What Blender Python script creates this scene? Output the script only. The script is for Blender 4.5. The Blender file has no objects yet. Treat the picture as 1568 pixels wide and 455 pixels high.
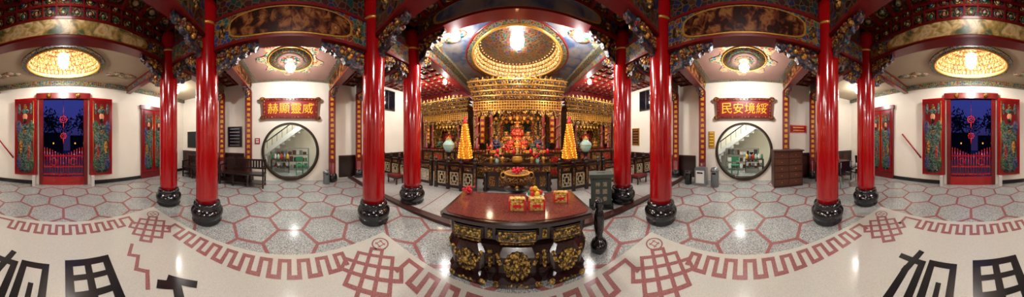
import bpy, math, random
from mathutils import Matrix, Vector
random.seed(4)
sc=bpy.context.scene
PI=math.pi
# ------------------------------------------------------------------ materials
def lin(h):
    if isinstance(h,str):
        h=h.lstrip('#'); c=[int(h[i:i+2],16)/255 for i in (0,2,4)]
    else: c=h
    return tuple((x/12.92 if x<=.04045 else ((x+.055)/1.055)**2.4) for x in c)+(1,)
def newmat(name):
    m=bpy.data.materials.new(name); m.use_nodes=True
    nt=m.node_tree; b=nt.nodes['Principled BSDF']; return m,nt,b
def coords(nt,sc_=(1,1,1)):
    t=nt.nodes.new('ShaderNodeTexCoord'); mp=nt.nodes.new('ShaderNodeMapping')
    mp.inputs['Scale'].default_value=sc_
    nt.links.new(t.outputs['Object'],mp.inputs['Vector']); return mp.outputs['Vector']
def ramp(nt,fac,stops,const=False):
    r=nt.nodes.new('ShaderNodeValToRGB'); cr=r.color_ramp
    if const: cr.interpolation='CONSTANT'
    while len(cr.elements)>1: cr.elements.remove(cr.elements[-1])
    cr.elements[0].position=stops[0][0]; cr.elements[0].color=lin(stops[0][1])
    for p,c in stops[1:]:
        e=cr.elements.new(p); e.color=lin(c)
    nt.links.new(fac,r.inputs['Fac']); return r.outputs['Color']
def bump(nt,b,h,st,dist=.01):
    n=nt.nodes.new('ShaderNodeBump'); n.inputs['Strength'].default_value=st; n.inputs['Distance'].default_value=dist
    nt.links.new(h,n.inputs['Height']); nt.links.new(n.outputs['Normal'],b.inputs['Normal'])
def plain(name,col,rough=.5,metal=0,var=.12,scale=6,bmp=0,coat=0,emit=0):
    m,nt,b=newmat(name); v=coords(nt)
    n=nt.nodes.new('ShaderNodeTexNoise'); n.inputs['Scale'].default_value=scale; n.inputs['Detail'].default_value=4
    nt.links.new(v,n.inputs['Vector'])
    c=lin(col)[:3]
    mx=nt.nodes.new('ShaderNodeMix'); mx.data_type='RGBA'
    mx.inputs[6].default_value=tuple(x*(1-var) for x in c)+(1,); mx.inputs[7].default_value=tuple(min(1,x*(1+var)) for x in c)+(1,)
    nt.links.new(n.outputs['Fac'],mx.inputs[0]); nt.links.new(mx.outputs[2],b.inputs['Base Color'])
    b.inputs['Roughness'].default_value=rough; b.inputs['Metallic'].default_value=metal
    b.inputs['Coat Weight'].default_value=coat; b.inputs['Coat Roughness'].default_value=.06
    if bmp: bump(nt,b,n.outputs['Fac'],bmp)
    if emit:
        nt.links.new(mx.outputs[2],b.inputs['Emission Color']); b.inputs['Emission Strength'].default_value=emit
    return m
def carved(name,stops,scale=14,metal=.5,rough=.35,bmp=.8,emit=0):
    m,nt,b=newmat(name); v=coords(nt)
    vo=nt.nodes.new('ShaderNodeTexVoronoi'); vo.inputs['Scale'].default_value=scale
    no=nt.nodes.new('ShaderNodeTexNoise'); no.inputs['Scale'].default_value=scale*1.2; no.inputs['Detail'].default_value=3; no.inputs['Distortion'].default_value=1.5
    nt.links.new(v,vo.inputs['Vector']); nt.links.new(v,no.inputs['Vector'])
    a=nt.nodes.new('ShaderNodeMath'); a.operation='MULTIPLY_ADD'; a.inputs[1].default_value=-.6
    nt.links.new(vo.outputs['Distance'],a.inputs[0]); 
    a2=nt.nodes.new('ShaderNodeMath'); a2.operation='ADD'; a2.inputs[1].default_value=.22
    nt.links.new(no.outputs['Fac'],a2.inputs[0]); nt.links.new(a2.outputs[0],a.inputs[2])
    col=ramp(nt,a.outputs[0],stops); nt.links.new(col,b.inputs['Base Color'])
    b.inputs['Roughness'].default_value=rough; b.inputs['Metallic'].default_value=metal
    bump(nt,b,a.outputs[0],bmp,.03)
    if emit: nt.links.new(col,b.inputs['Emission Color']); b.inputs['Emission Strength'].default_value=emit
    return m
def painted(name,pal,scale=9,edge='#b08a30',ew=.06,rough=.4,stretch=(1,1,1)):
    m,nt,b=newmat(name); v=coords(nt,stretch)
    vo=nt.nodes.new('ShaderNodeTexVoronoi'); vo.inputs['Scale'].default_value=scale
    ve=nt.nodes.new('ShaderNodeTexVoronoi'); ve.inputs['Scale'].default_value=scale; ve.feature='DISTANCE_TO_EDGE'
    nt.links.new(v,vo.inputs['Vector']); nt.links.new(v,ve.inputs['Vector'])
    sp=nt.nodes.new('ShaderNodeSeparateColor'); nt.links.new(vo.outputs['Color'],sp.inputs[0])
    k=len(pal); col=ramp(nt,sp.outputs[0],[(i/k,c) for i,c in enumerate(pal)],True)
    lt=nt.nodes.new('ShaderNodeMath'); lt.operation='LESS_THAN'; lt.inputs[1].default_value=ew
    nt.links.new(ve.outputs['Distance'],lt.inputs[0])
    mx=nt.nodes.new('ShaderNodeMix'); mx.data_type='RGBA'; mx.inputs[7].default_value=lin(edge)
    nt.links.new(lt.outputs[0],mx.inputs[0]); nt.links.new(col,mx.inputs[6]); nt.links.new(mx.outputs[2],b.inputs['Base Color'])
    b.inputs['Roughness'].default_value=rough; bump(nt,b,ve.outputs['Distance'],.4,.01); return m
def speckle(name,stops,scale=110,rough=.15):
    m,nt,b=newmat(name); v=coords(nt)
    vo=nt.nodes.new('ShaderNodeTexVoronoi'); vo.inputs['Scale'].default_value=scale
    nt.links.new(v,vo.inputs['Vector']); sp=nt.nodes.new('ShaderNodeSeparateColor'); nt.links.new(vo.outputs['Color'],sp.inputs[0])
    nt.links.new(ramp(nt,sp.outputs[0],stops,True),b.inputs['Base Color'])
    b.inputs['Roughness'].default_value=rough; return m
def emis(name,col,st):
    m,nt,b=newmat(name); b.inputs['Base Color'].default_value=lin(col)
    b.inputs['Emission Color'].default_value=lin(col); b.inputs['Emission Strength'].default_value=st; return m

M={}
M['wall']=plain('plaster_white','#ece5d6',.7,var=.06,scale=2,bmp=.05)
M['red']=plain('lacquer_red','#9c080e',.16,var=.15,scale=2,coat=.5)
M['redd']=plain('lacquer_dark_red','#6c0f12',.3,var=.2,coat=.3)
M['sign']=plain('signboard_red','#861611',.4,var=.15)
M['signg']=plain('signboard_gilding','#f0b429',.4,var=.1,emit=.12)  # gilding with a faint glow put into the material
M['black']=plain('black_stone','#111115',.14,var=.3,coat=.5)
M['wood']=plain('dark_wood','#23100c',.3,var=.35,scale=10,coat=.3)
M['brown']=plain('brown_wood','#44211a',.4,var=.3,scale=10)
M['tabletop']=speckle('red_granite',[(0,'#5e2a26'),(.3,'#70352f'),(.6,'#52241f'),(.8,'#84463f')],220,.12)
M['floor']=speckle('terrazzo_grey',[(0,'#8f9391'),(.2,'#adb1ae'),(.45,'#7c807f'),(.6,'#c3c6c3'),(.85,'#5f6465')],130,.15)
M['slab']=speckle('terrazzo_cream',[(0,'#c1c0b6'),(.35,'#c6c5bb'),(.7,'#bbb9af')],160,.14)
M['plat']=speckle('platform_stone',[(0,'#aeaca8'),(.3,'#bfbdb9'),(.7,'#9b9895')],120,.2)
M['pink']=speckle('terrazzo_rose',[(0,'#92605e'),(.4,'#9c6b69'),(.75,'#875553')],140,.18)
M['ink']=plain('terrazzo_black','#17171b',.2,var=.2)
M['gold']=plain('gold_leaf','#cc9640',.3,metal=.5,var=.25,scale=20,bmp=.2)
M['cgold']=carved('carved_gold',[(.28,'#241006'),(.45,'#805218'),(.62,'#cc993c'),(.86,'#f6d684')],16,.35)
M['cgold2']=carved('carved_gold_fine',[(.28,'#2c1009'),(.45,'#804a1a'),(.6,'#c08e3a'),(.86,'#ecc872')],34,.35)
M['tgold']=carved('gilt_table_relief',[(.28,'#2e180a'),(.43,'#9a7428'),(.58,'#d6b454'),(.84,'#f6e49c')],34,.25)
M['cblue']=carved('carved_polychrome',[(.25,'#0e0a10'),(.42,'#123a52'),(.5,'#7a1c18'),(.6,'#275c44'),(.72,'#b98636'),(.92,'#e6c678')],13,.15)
M['beam']=painted('painted_beam',['#1c4c6c','#5c1716','#1f5248','#7e2a1c','#27346c','#86652e','#143340','#5f3f2c'],13,'#8d7746',.05)
M['beamd']=painted('painted_beam_dark',['#241310','#3c1212','#183230','#4a2618','#1c2040','#2a1c16'],9,'#5f482a',.05)
M['scene']=carved('painted_scene',[(.3,'#2a130c'),(.45,'#5c2c18'),(.6,'#8a5c30'),(.72,'#6e2c1c'),(.9,'#c9a86c')],5,0,.25,.05)
M['landscape']=carved('painted_landscape',[(.2,'#4b5a3a'),(.38,'#a88a4a'),(.55,'#d8c08c'),(.75,'#b78a4a'),(.9,'#e6d6a6')],4,0,.3,.03)
M['ceil']=plain('ceiling_cream','#a8967c',.6,var=.1,scale=3)
M['ceilp']=plain('ceiling_rose','#8c6a5e',.6,var=.15,scale=3)
M['ceilf']=carved('ceiling_blue_grey',[(.2,'#3a4a66'),(.45,'#6b6c74'),(.6,'#7d736a'),(.8,'#4f6878')],2.2,0,.5,.03)
M['medal']=painted('painted_medallion',['#22566e','#96503c','#2f644c','#a88a5c','#83302a','#94786a'],12,'#b5a678',.06)
M['teal']=painted('painted_teal_band',['#173e54','#245a68','#132e46','#632420','#25563f'],14,'#9a8048',.07)
M['domeg']=carved('dome_gold_glow',[(.25,'#7a4e1c'),(.45,'#c79450'),(.62,'#f0d290'),(.85,'#fff2cc')],22,.05,.4,.6,.6)  # emission brightens the dome interior; the gilding itself is no lamp
M['domed']=carved('dome_shell_glow',[(.25,'#4a2410'),(.5,'#8a5a26'),(.8,'#c99a54')],18,.05,.4,.5,.25)  # shell behind the tiers, also brightened by its own emission
M['skin']=plain('statue_face','#c98b62',.4)
M['robeR']=carved('robe_red',[(.2,'#4d0808'),(.45,'#b8181a'),(.62,'#d23a20'),(.8,'#f0b84a')],18,.1,.4,.4)
M['glowR']=carved('altar_red_silk_glow',[(.3,'#5a0a06'),(.48,'#c2241a'),(.6,'#e0602a'),(.75,'#f8c050')],26,.1,.4,.5,.22)  # red-orange glow on the deity put into the robe as emission
M['robeG']=carved('robe_green',[(.2,'#0c2a1c'),(.45,'#1c5a44'),(.65,'#8c6a34'),(.85,'#caa85e')],18,.1,.4,.4)
M['robeB']=carved('robe_blue',[(.2,'#0c1c3a'),(.45,'#1e4a7a'),(.65,'#8f2c22'),(.85,'#d0b060')],18,.1,.4,.4)
M['robeY']=carved('robe_gold',[(.2,'#5a300c'),(.45,'#b0701e'),(.65,'#d8a040'),(.85,'#f4dc90')],18,.3,.4,.4)
M['robeT']=carved('god_robe_teal',[(.28,'#14181a'),(.4,'#1f4f50'),(.5,'#3a7e72'),(.58,'#8a7440'),(.66,'#8f2c22'),(.74,'#2c4a6a'),(.88,'#d6c088')],20,0,.4,.2)
M['tower']=carved('tower_amber',[(.2,'#9a5208'),(.45,'#e08c14'),(.65,'#ffb83a'),(.85,'#ffe08a')],30,.1,.4,.4,.35)
M['lamp']=emis('lamp_glow','#fbfbff',24)
M['lampw']=emis('bulb_warm','#ffb43c',1.6)
M['candle']=emis('red_candle_glow','#ff3a1a',1.4)
M['porc']=plain('celadon_porcelain','#9fc0b0',.12,var=.15,coat=.5,emit=.12)  # pale glow of the vases put into the porcelain as emission
M['green']=plain('foliage_green','#2f5a2a',.6,var=.4)
M['leafd']=plain('tree_leaves_dark','#1c2a16',.8,var=.4)
M['bark']=plain('tree_bark','#2a1f18',.9)
M['glass']=plain('dark_glass','#10151c',.08,var=.05)
M['steel']=plain('steel_grey','#8b8f92',.3,metal=.7,var=.05)
M['greyst']=plain('grey_green_stone','#3c463f',.5,var=.25,scale=14,bmp=.1)
M['white']=plain('paper_white','#d6d6d2',.6,var=.03)
M['plast']=plain('green_plastic','#2f7a55',.4)
M['yel']=plain('yellow_fruit','#e6b422',.4)
M['orange']=plain('orange_fruit','#dd6a18',.4)
M['apple']=plain('red_fruit','#c2261e',.3)
M['pkg']=carved('gift_wrap_gold',[(.2,'#a8301c'),(.42,'#d9b451'),(.7,'#f7e29a')],30,.2,.35,.2)
M['conc']=plain('concrete_outdoor','#5a5a5c',.8,var=.2)
M['flower']=plain('red_petals','#d8182a',.5,var=.3,scale=30)
M['bronze']=plain('dark_bronze','#3a2c22',.35,metal=.5,var=.2)
M['lat']=plain('pale_lattice','#b8a888',.5)
M['tab']=plain('dark_cherry_wood','#220a0a',.2,var=.3,scale=8,coat=.5)
M['cab']=plain('cabinet_front','#57301f',.35,var=.25)

# ------------------------------------------------------------------ mesh builder
class MB:
    def __init__(s): s.v=[];s.f=[];s.mi=[];s.sm=[];s.mats=[];s.T=Matrix.Identity(4);s.n=0
    def add(s,vs,fs,mat,smooth=False):
        if mat not in s.mats: s.mats.append(mat)
        k=s.mats.index(mat); o=len(s.v)
        s.v+= [tuple(s.T@Vector(v)) for v in vs]
        for f in fs: s.f.append(tuple(i+o for i in f)); s.mi.append(k); s.sm.append(smooth)
        return s
    def box(s,c,d,mat,rz=0,rx=0,ry=0):
        x,y,z=[q/2 for q in d]
        R=Matrix.Translation(c)@Matrix.Rotation(rz,4,'Z')@Matrix.Rotation(ry,4,'Y')@Matrix.Rotation(rx,4,'X')
        vs=[R@Vector((a*x,b*y,e*z)) for a,b,e in((-1,-1,-1),(1,-1,-1),(1,1,-1),(-1,1,-1),(-1,-1,1),(1,-1,1),(1,1,1),(-1,1,1))]
        return s.add(vs,[(3,2,1,0),(4,5,6,7),(0,1,5,4),(1,2,6,5),(2,3,7,6),(3,0,4,7)],mat)
    def bb(s,x0,x1,y0,y1,z0,z1,mat): return s.box(((x0+x1)/2,(y0+y1)/2,(z0+z1)/2),(x1-x0,y1-y0,z1-z0),mat)
    def lathe(s,prof,c,mat,seg=24,sx=1,sy=1,smooth=True,R=None,cap=True):
        n=len(prof); vs=[];fs=[]
        R=R or Matrix.Identity(4)
        for r,z in prof:
            for i in range(seg):
                a=2*PI*i/seg; vs.append(Vector(c)+(R@Vector((r*math.cos(a)*sx,r*math.sin(a)*sy,z))))
        for j in range(n-1):
            for i in range(seg):
                i2=(i+1)%seg; fs.append((j*seg+i,j*seg+i2,(j+1)*seg+i2,(j+1)*seg+i))
        if cap:
            if prof[0][0]>1e-4: fs.append(tuple(reversed(range(seg))))
            if prof[-1][0]>1e-4: fs.append(tuple((n-1)*seg+i for i in range(seg)))
        return s.add(vs,fs,mat,smooth)
    def sph(s,c,r,mat,seg=10,rings=6,R=None):
        if not isinstance(r,(tuple,list)): r=(r,r,r)
        prof=[(math.sin(PI*i/rings)+1e-5,-math.cos(PI*i/rings)) for i in range(rings+1)]
        vs=[];fs=[];R=R or Matrix.Identity(4)
        for q,z in prof:
            for i in range(seg):
                a=2*PI*i/seg; vs.append(Vector(c)+(R@Vector((q*math.cos(a)*r[0],q*math.sin(a)*r[1],z*r[2]))))
        for j in range(rings):
            for i in range(seg):
                i2=(i+1)%seg; fs.append((j*seg+i,j*seg+i2,(j+1)*seg+i2,(j+1)*seg+i))
        return s.add(vs,fs,mat,True)
    def tube(s,p0,p1,r0,r1,mat,seg=8):
        p0=Vector(p0);p1=Vector(p1);d=p1-p0;L=d.length
        R=d.to_track_quat('Z','Y').to_matrix().to_4x4()
        return s.lathe([(r0,0),(r1,L)],p0,mat,seg,R=R)
    def ring(s,c,Rr,r,mat,axis='Z',seg=32,t=8,sx=1,sy=1):
        Q={'Z':Matrix.Identity(4),'X':Matrix.Rotation(PI/2,4,'Y'),'Y':Matrix.Rotation(PI/2,4,'X')}[axis]
        vs=[];fs=[]
        for i in range(seg):
            a=2*PI*i/seg
            for j in range(t):
                b=2*PI*j/t; q=Rr+r*math.cos(b)
                vs.append(Vector(c)+(Q@Vector((q*math.cos(a)*sx,q*math.sin(a)*sy,r*math.sin(b)))))
        for i in range(seg):
            for j in range(t):
                fs.append((i*t+j,((i+1)%seg)*t+j,((i+1)%seg)*t+(j+1)%t,i*t+(j+1)%t))
        return s.add(vs,fs,mat,True)
    def prism(s,poly,o,u,v,th,mat):
        o=Vector(o);u=Vector(u);v=Vector(v);n=u.cross(v).normalized()
        k=len(poly); vs=[o+u*a+v*b for a,b in poly]+[o+u*a+v*b+n*th for a,b in poly]
        fs=[tuple(reversed(range(k))),tuple(range(k,2*k))]+[(i,(i+1)%k,(i+1)%k+k,i+k) for i in range(k)]
        return s.add(vs,fs,mat)
    def strip(s,pts,w,z,h,mat,closed=False):
        # flat inlay bars; every bar gets its own tiny height so no two tops are coplanar
        n=len(pts)
        for i in range(n if closed else n-1):
            a=Vector(pts[i]);b=Vector(pts[(i+1)%n]);d=b-a;L=d.length
            if L<1e-6: continue
            s.n+=1; hh=h+(s.n%19)*.00009; c=((a.x+b.x)/2,(a.y+b.y)/2)
            u=d/L; v=Vector((-u.y,u.x)); m=Vector(c); e=u*(L/2+w/2); q=v*(w/2)
            P=[m-e-q,m+e-q,m+e+q,m-e+q]
            s.add([(p.x,p.y,z+hh) for p in P],[(0,1,2,3)],mat)
        return s
    def holed(s,hc,rect,rx,ry,fn,w0,w1,mat,N=48,mat_in=None,clip=-1e9):
        x0,x1,y0,y1=rect; cx,cy=hc
        ang=[2*PI*i/N for i in range(N)]+[math.atan2(b-cy,a-cx)%(2*PI) for a in(x0,x1) for b in(y0,y1)]
        ang=sorted(set(round(a,6) for a in ang)); n=len(ang); I=[];O=[]
        for a in ang:
            c,d=math.cos(a),math.sin(a); I.append((cx+rx*c,max(clip,cy+ry*d)))
            t=1e9
            if c>1e-9:t=min(t,(x1-cx)/c)
            if c<-1e-9:t=min(t,(x0-cx)/c)
            if d>1e-9:t=min(t,(y1-cy)/d)
            if d<-1e-9:t=min(t,(y0-cy)/d)
            O.append((cx+t*c,cy+t*d))
        vs=[fn(a,b,w0) for a,b in I]+[fn(a,b,w0) for a,b in O]+[fn(a,b,w1) for a,b in I]+[fn(a,b,w1) for a,b in O]
        fs=[];fi=[]
        for i in range(n):
            j=(i+1)%n
            fs+=[(i,n+i,n+j,j),(2*n+i,2*n+j,3*n+j,3*n+i),(n+i,3*n+i,3*n+j,n+j)]; fi.append((i,j,2*n+j,2*n+i))
        s.add(vs,fs,mat); s.add(vs,fi,mat_in or mat,True); return s
    def obj(s,name,parent=None,bevel=0):
        me=bpy.data.meshes.new(name)
        xs=[v[0] for v in s.v];ys=[v[1] for v in s.v];zs=[v[2] for v in s.v]
        o=Vector(((min(xs)+max(xs))/2,(min(ys)+max(ys))/2,min(zs)))
        me.from_pydata([tuple(Vector(v)-o) for v in s.v],[],s.f)
        for m in s.mats: me.materials.append(M[m])
        me.polygons.foreach_set('material_index',s.mi); me.polygons.foreach_set('use_smooth',s.sm); me.update()
        ob=bpy.data.objects.new(name,me); ob.location=o; sc.collection.objects.link(ob)
        return ob
_g={}
def glyph(mb,ch,c,size,u,v,th,mat):
    if ch not in _g:
        cu=bpy.data.curves.new('t','FONT'); cu.body=ch; cu.size=1; cu.resolution_u=2
        ob=bpy.data.objects.new('t',cu); sc.collection.objects.link(ob)
        bpy.context.view_layer.update()
        me=ob.to_mesh(); vs=[vv.co.copy() for vv in me.vertices]; fs=[tuple(p.vertices) for p in me.polygons]
        ob.to_mesh_clear(); bpy.data.objects.remove(ob); bpy.data.curves.remove(cu)
        if vs:
            x0=min(q.x for q in vs);x1=max(q.x for q in vs);y0=min(q.y for q in vs);y1=max(q.y for q in vs); s=1/max(x1-x0,y1-y0,1e-3)
            vs=[((q.x-(x0+x1)/2)*s,(q.y-(y0+y1)/2)*s) for q in vs]
        _g[ch]=(vs,fs)
    vs,fs=_g[ch]; u=Vector(u);v=Vector(v);n=u.cross(v).normalized();c=Vector(c)
    if not vs: return
    k=len(vs); A=[c+u*(a*size)+v*(b*size)+n*th for a,b in vs]; B=[c+u*(a*size)+v*(b*size) for a,b in vs]
    cnt={}
    for f in fs:
        for i in range(len(f)):
            e=(f[i],f[(i+1)%len(f)]); cnt[e]=1
    side=[(a,b,b+k,a+k) for a,b in cnt if (b,a) not in cnt]
    mb.add(A+B,list(fs)+side,mat)

# ------------------------------------------------------------------ room shell
XW=5.6; YB=-5.13; YF=7.2; ZT=4.75
MB().bb(-8.8,8.8,YB-.3,YF+.2,-.2,0,'floor').obj('floor')
mb=MB(); R=.42; hx=R*math.sqrt(3); seen=set()
for i in range(-9,10):
    for j in range(-10,14):
        cx=i*hx+(hx/2 if j%2 else 0); cy=j*1.5*R
        if abs(cx)>5.3 or cy<-4.9 or cy>2.3: continue
        pts=[(cx+R*math.sin(a*PI/3),cy+R*math.cos(a*PI/3)) for a in range(6)]
        for k in range(6):
            a,b=pts[k],pts[(k+1)%6]; key=tuple(sorted([(round(a[0],2),round(a[1],2)),(round(b[0],2),round(b[1],2))]))
            if key in seen: continue
            seen.add(key)
            mx,my=(a[0]+b[0])/2,(a[1]+b[1])/2
            if abs(mx)<1.85 and -2.7<my<1.35: continue
            mb.strip([a,b],.055,.0,.0008,'pink')
mb.obj('floor_hexagon_inlay')
mb=MB(); mb.bb(-2.0,2.0,-2.8,1.5,0,.004,'slab'); mb.obj('floor_cream_slab')
mb=MB(); Z=.004
def meander(a,b,inn,w,n):
    a=Vector(a);b=Vector(b);inn=Vector(inn)*w;d=(b-a)/n;pts=[]
    for k in range(n):
        o=a+d*k; pts+=[o,o+inn,o+inn+d*.5,o+d*.5]
    pts.append(b)
    mb.strip([tuple(p) for p in pts],.055,Z,.0008,'pink')
meander((-1.9,.6),(-1.9,-1.85),(1,0),.23,10); meander((1.9,.6),(1.9,-1.85),(-1,0),.23,10)
meander((-1.1,-2.68),(1.1,-2.68),(0,1),.24,9); meander((-1.1,1.4),(1.1,1.4),(0,-1),.23,9)
for sx in(-1,1):
    for cy,cc,sy in((1.29,.93,1),(-2.52,-2.17,-1)):
        c=(sx*1.80,cy)
        mb.strip([(c[0]+.12*math.cos(a*PI/10),c[1]+.12*math.sin(a*PI/10)) for a in range(20)],.022,Z,.0008,'pink',True)
        for dx,dy,l in((1,0,.12),(0,1,.12)):
            for o in(-.04,.04):
                mb.strip([(c[0]-dx*l/2+dy*o,c[1]-dy*l/2+dx*o),(c[0]+dx*l/2+dy*o,c[1]+dy*l/2+dx*o)],.016,Z,.0008,'pink')
        k=Vector((sx*1.48,cc)); w=.05
        for ang in(PI/4,-PI/4):
            u=Vector((math.cos(ang),math.sin(ang)));v=Vector((-u.y,u.x))
            mb.strip([tuple(k-u*.36-v*.08),tuple(k+u*.36-v*.08),tuple(k+u*.36+v*.08),tuple(k-u*.36+v*.08)],w,Z,.0008,'pink',True)
            for e in(-1,1):
                mb.strip([tuple(k-u*.08+v*(e*.24)),tuple(k+u*.24+v*(e*.24))],w,Z,.0008,'pink')
                mb.strip([tuple(k-u*.24+v*(e*.24)),tuple(k+u*.08+v*(e*.24))],w,Z,.0008,'pink')
        mb.strip([(sx*1.9,.6 if sy>0 else -1.85),(sx*1.9,k.y-.22*sy),(sx*1.72,k.y-.22*sy)],.055,Z,.0008,'pink')
        mb.strip([(sx*1.1,1.4 if sy>0 else -2.68),(sx*1.3,1.4 if sy>0 else -2.68),(sx*1.3,k.y+.26*sy)],.055,Z,.0008,'pink')
mb.obj('floor_greek_key_border')
mb=MB()
def stroke(pts,w=.085,mat='ink'): mb.strip([(-p[0],p[1]+.06) for p in pts],w,Z,.0008,mat)
stroke([(-.7,-1.97),(-.78,-1.66),(-.8,-1.25)]);stroke([(-.9,-1.82),(-.62,-1.82),(-.62,-1.25)]);stroke([(-.5,-1.86),(-.5,-1.25)]);stroke([(-.5,-1.86),(-.22,-1.86),(-.22,-1.25)]);stroke([(-.36,-1.6),(-.36,-1.25)],.06)
stroke([(.07,-1.92),(.07,-1.25)],.1);stroke([(.07,-1.92),(.56,-1.92),(.56,-1.25)],.1);stroke([(.31,-1.92),(.31,-1.25)]);stroke([(.07,-1.72),(.56,-1.72)],.07);stroke([(.07,-1.53),(.56,-1.53)],.07)
stroke([(1.0,-1.3),(1.12,-1.18),(1.0,-1.0)],.1);stroke([(1.12,-1.28),(1.25,-1.05)],.08)
mb.obj('floor_black_lettering')
mb=MB()
mb.strip([(-1.0,-1.95),(-.88,-1.8),(-.98,-1.72),(-.86,-1.56),(-.96,-1.46),(-.86,-1.3)],.05,Z,.0008,'pink')
mb.obj('floor_rose_motif')
# altar platform
mb=MB(); mb.bb(-XW,XW,2.42,YF,0,.05,'plat'); mb.bb(-XW,XW,2.36,2.42,0,.055,'brown'); mb.bb(-XW,XW,2.42,2.52,.05,.053,'brown')
for x in [i*1.0-5 for i in range(11)]: mb.bb(x-.012,x+.012,2.52,4.0,.05,.052,'pink')
mb.obj('altar_platform_floor')
GC,GR=1.14,1.05
for s,nm in((-1,'wall_left'),(1,'wall_right')):
    mb=MB(); mb.holed((0,GC),(YB,YF,0,ZT),GR,GR,lambda a,b,w:(s*(XW+w),a,b),0,.2,'wall',72,'bronze',clip=.135); mb.obj(nm)
    mb=MB()
    N=72; vs=[];fs=[]
    for i in range(N):
        a=2*PI*i/N
        for rr,w in((GR,.0),(GR,-.06),(GR+.07,-.06),(GR+.07,.0)):
            vs.append((s*(XW+w),rr*math.cos(a),max(.03 if rr>GR else .135,GC+rr*math.sin(a))))
    for i in range(N):
        for j in range(4): fs.append((i*4+j,((i+1)%N)*4+j,((i+1)%N)*4+(j+1)%4,i*4+(j+1)%4))
    mb.add(vs,fs,'bronze'); mb.obj('moon_gate_frame')
    mb=MB(); mb.bb(min(s*XW,s*(XW-.04)),max(s*XW,s*(XW-.04)),YB+.02,-1.85,0,1.0,'wood');mb.bb(min(s*XW,s*(XW-.05)),max(s*XW,s*(XW-.05)),YB+.02,-1.85,1.0,1.05,'brown')
    for k in range(7): y=YB+.3+k*.45; mb.bb(min(s*(XW-.04),s*(XW-.055)),max(s*(XW-.04),s*(XW-.055)),y,y+.32,.15,.9,'brown')
    mb.obj('baseboard_'+('left' if s<0 else 'right'))
    mb=MB(); mb.bb(min(s*XW,s*(XW-.04)),max(s*XW,s*(XW-.04)),1.95,YF-.1,.06,.9,'wood');mb.bb(min(s*XW,s*(XW-.05)),max(s*XW,s*(XW-.05)),1.95,YF-.1,.9,.95,'brown'); mb.obj('trim_'+('1' if s<0 else '2'))
mb=MB()
mb.bb(-XW-.2,-.86,YB-.2,YB,0,ZT,'wall'); mb.bb(.86,XW+.2,YB-.2,YB,0,ZT,'wall'); mb.bb(-.86,.86,YB-.2,YB,3.14,ZT,'wall'); mb.obj('wall_back')
mb=MB(); mb.bb(-XW,-1.05,YB,YB+.03,0,.13,'black'); mb.bb(1.05,XW,YB,YB+.03,0,.13,'black'); mb.obj('baseboard_back')
MB().bb(-XW-.2,XW+.2,YF,YF+.2,0,ZT,'redd').obj('wall_front')
def coffers(mb,x0,x1,y0,y1,z,nx,ny,fr='redd',bg='beamd'):
    mb.bb(x0,x1,y0,y1,z,z+.06,bg); dx=(x1-x0)/nx;dy=(y1-y0)/ny
    for i in range(nx+1): mb.bb(max(x0,x0+i*dx-.03),min(x1,x0+i*dx+.03),y0,y1,z-.06,z,fr)
    for j in range(ny+1): mb.bb(x0,x1,max(y0,y0+j*dy-.03),min(y1,y0+j*dy+.03),z-.058,z,fr)
    for i in range(nx):
        for j in range(ny):
            c=(x0+(i+.5)*dx,y0+(j+.5)*dy,z); q=min(dx,dy)*.5
            mb.ring((c[0],c[1],z-.01),q*.66,.014,'cgold',seg=8,t=4); mb.sph((c[0],c[1],z-.005),(q*.35,q*.35,.03),'medal',8,4)
mb=MB()
coffers(mb,-2.35,2.35,-1.5,2.7,4.42,11,10)
coffers(mb,-2.35,2.35,-2.7,-1.5,4.3,12,3)
mb.bb(-5.7,5.7,YB,YF,ZT,ZT+.1,'beamd')
for s in(-1,1):
    a,b=sorted((s*2.5,s*XW))
    coffers(mb,a,b,1.7,2.65,3.92,8,2); coffers(mb,a,b,-2.65,-1.7,3.92,8,2)
    coffers(mb,a,b,2.85,YF,4.25,9,12,'redd')
    mb.bb(a,b,YB,-2.85,3.65,3.7,'ceil')
    mb.bb(a,b,-1.5,1.5,3.86,3.9,'ceil')
    pa,pb=sorted((s*2.85,s*5.4)); mb.bb(pa,pb,-1.3,1.3,3.835,3.86,'ceilp')
    for i_,(u0,u1,v0,v1) in enumerate(((pa-.06,pb+.06,-1.38,-1.28),(pa-.06,pb+.06,1.28,1.38),(pa-.06,pa+.04,-1.38,1.38),(pb-.04,pb+.06,-1.38,1.38))): mb.bb(u0,u1,v0,v1,3.82-.001*i_,3.86,'teal')
    cx=s*4.05
    star=[]
    for k in range(32):
        r=.95 if k%4 in(0,1) else .72
        star.append((r*math.cos(k*PI/16),r*math.sin(k*PI/16)))
    mb.prism(star,(cx,0,3.822),(1,0,0),(0,1,0),.014,'medal'); mb.lathe([(.62,0),(.62,-.012)],(cx,0,3.821),'teal',16); mb.ring((cx,0,3.812),.62,.014,'gold'); mb.lathe([(.4,0),(.4,-.012)],(cx,0,3.811),'ceilp',16); mb.lathe([(.27,0),(.27,-.012)],(cx,0,3.801),'medal',16)
    for q in range(3): mb.lathe([(.22,0),(.22,-.01-.002*q)],(s*(3.3+.25*q),-3.9+.1*(q%2),3.65),'medal',10,sy=.5)
    mb.bb(a,b,YB,YB+.1,3.5,3.65,'teal')
mb.holed((0,4.8),(-2.4,2.4,2.85,YF),1.46,1.46,lambda a,b,w:(a,b,4.3+w),0,.05,'ceilf')
mb.lathe([(1.46,0),(1.66,0),(1.66,-.03),(1.46,-.03),(1.46,0)],(0,4.8,4.3),'teal',48,cap=False,smooth=False)
mb.ring((0,4.8,4.27),1.46,.035,'gold',seg=48); mb.ring((0,4.8,4.27),1.66,.025,'redd',seg=48)
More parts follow.
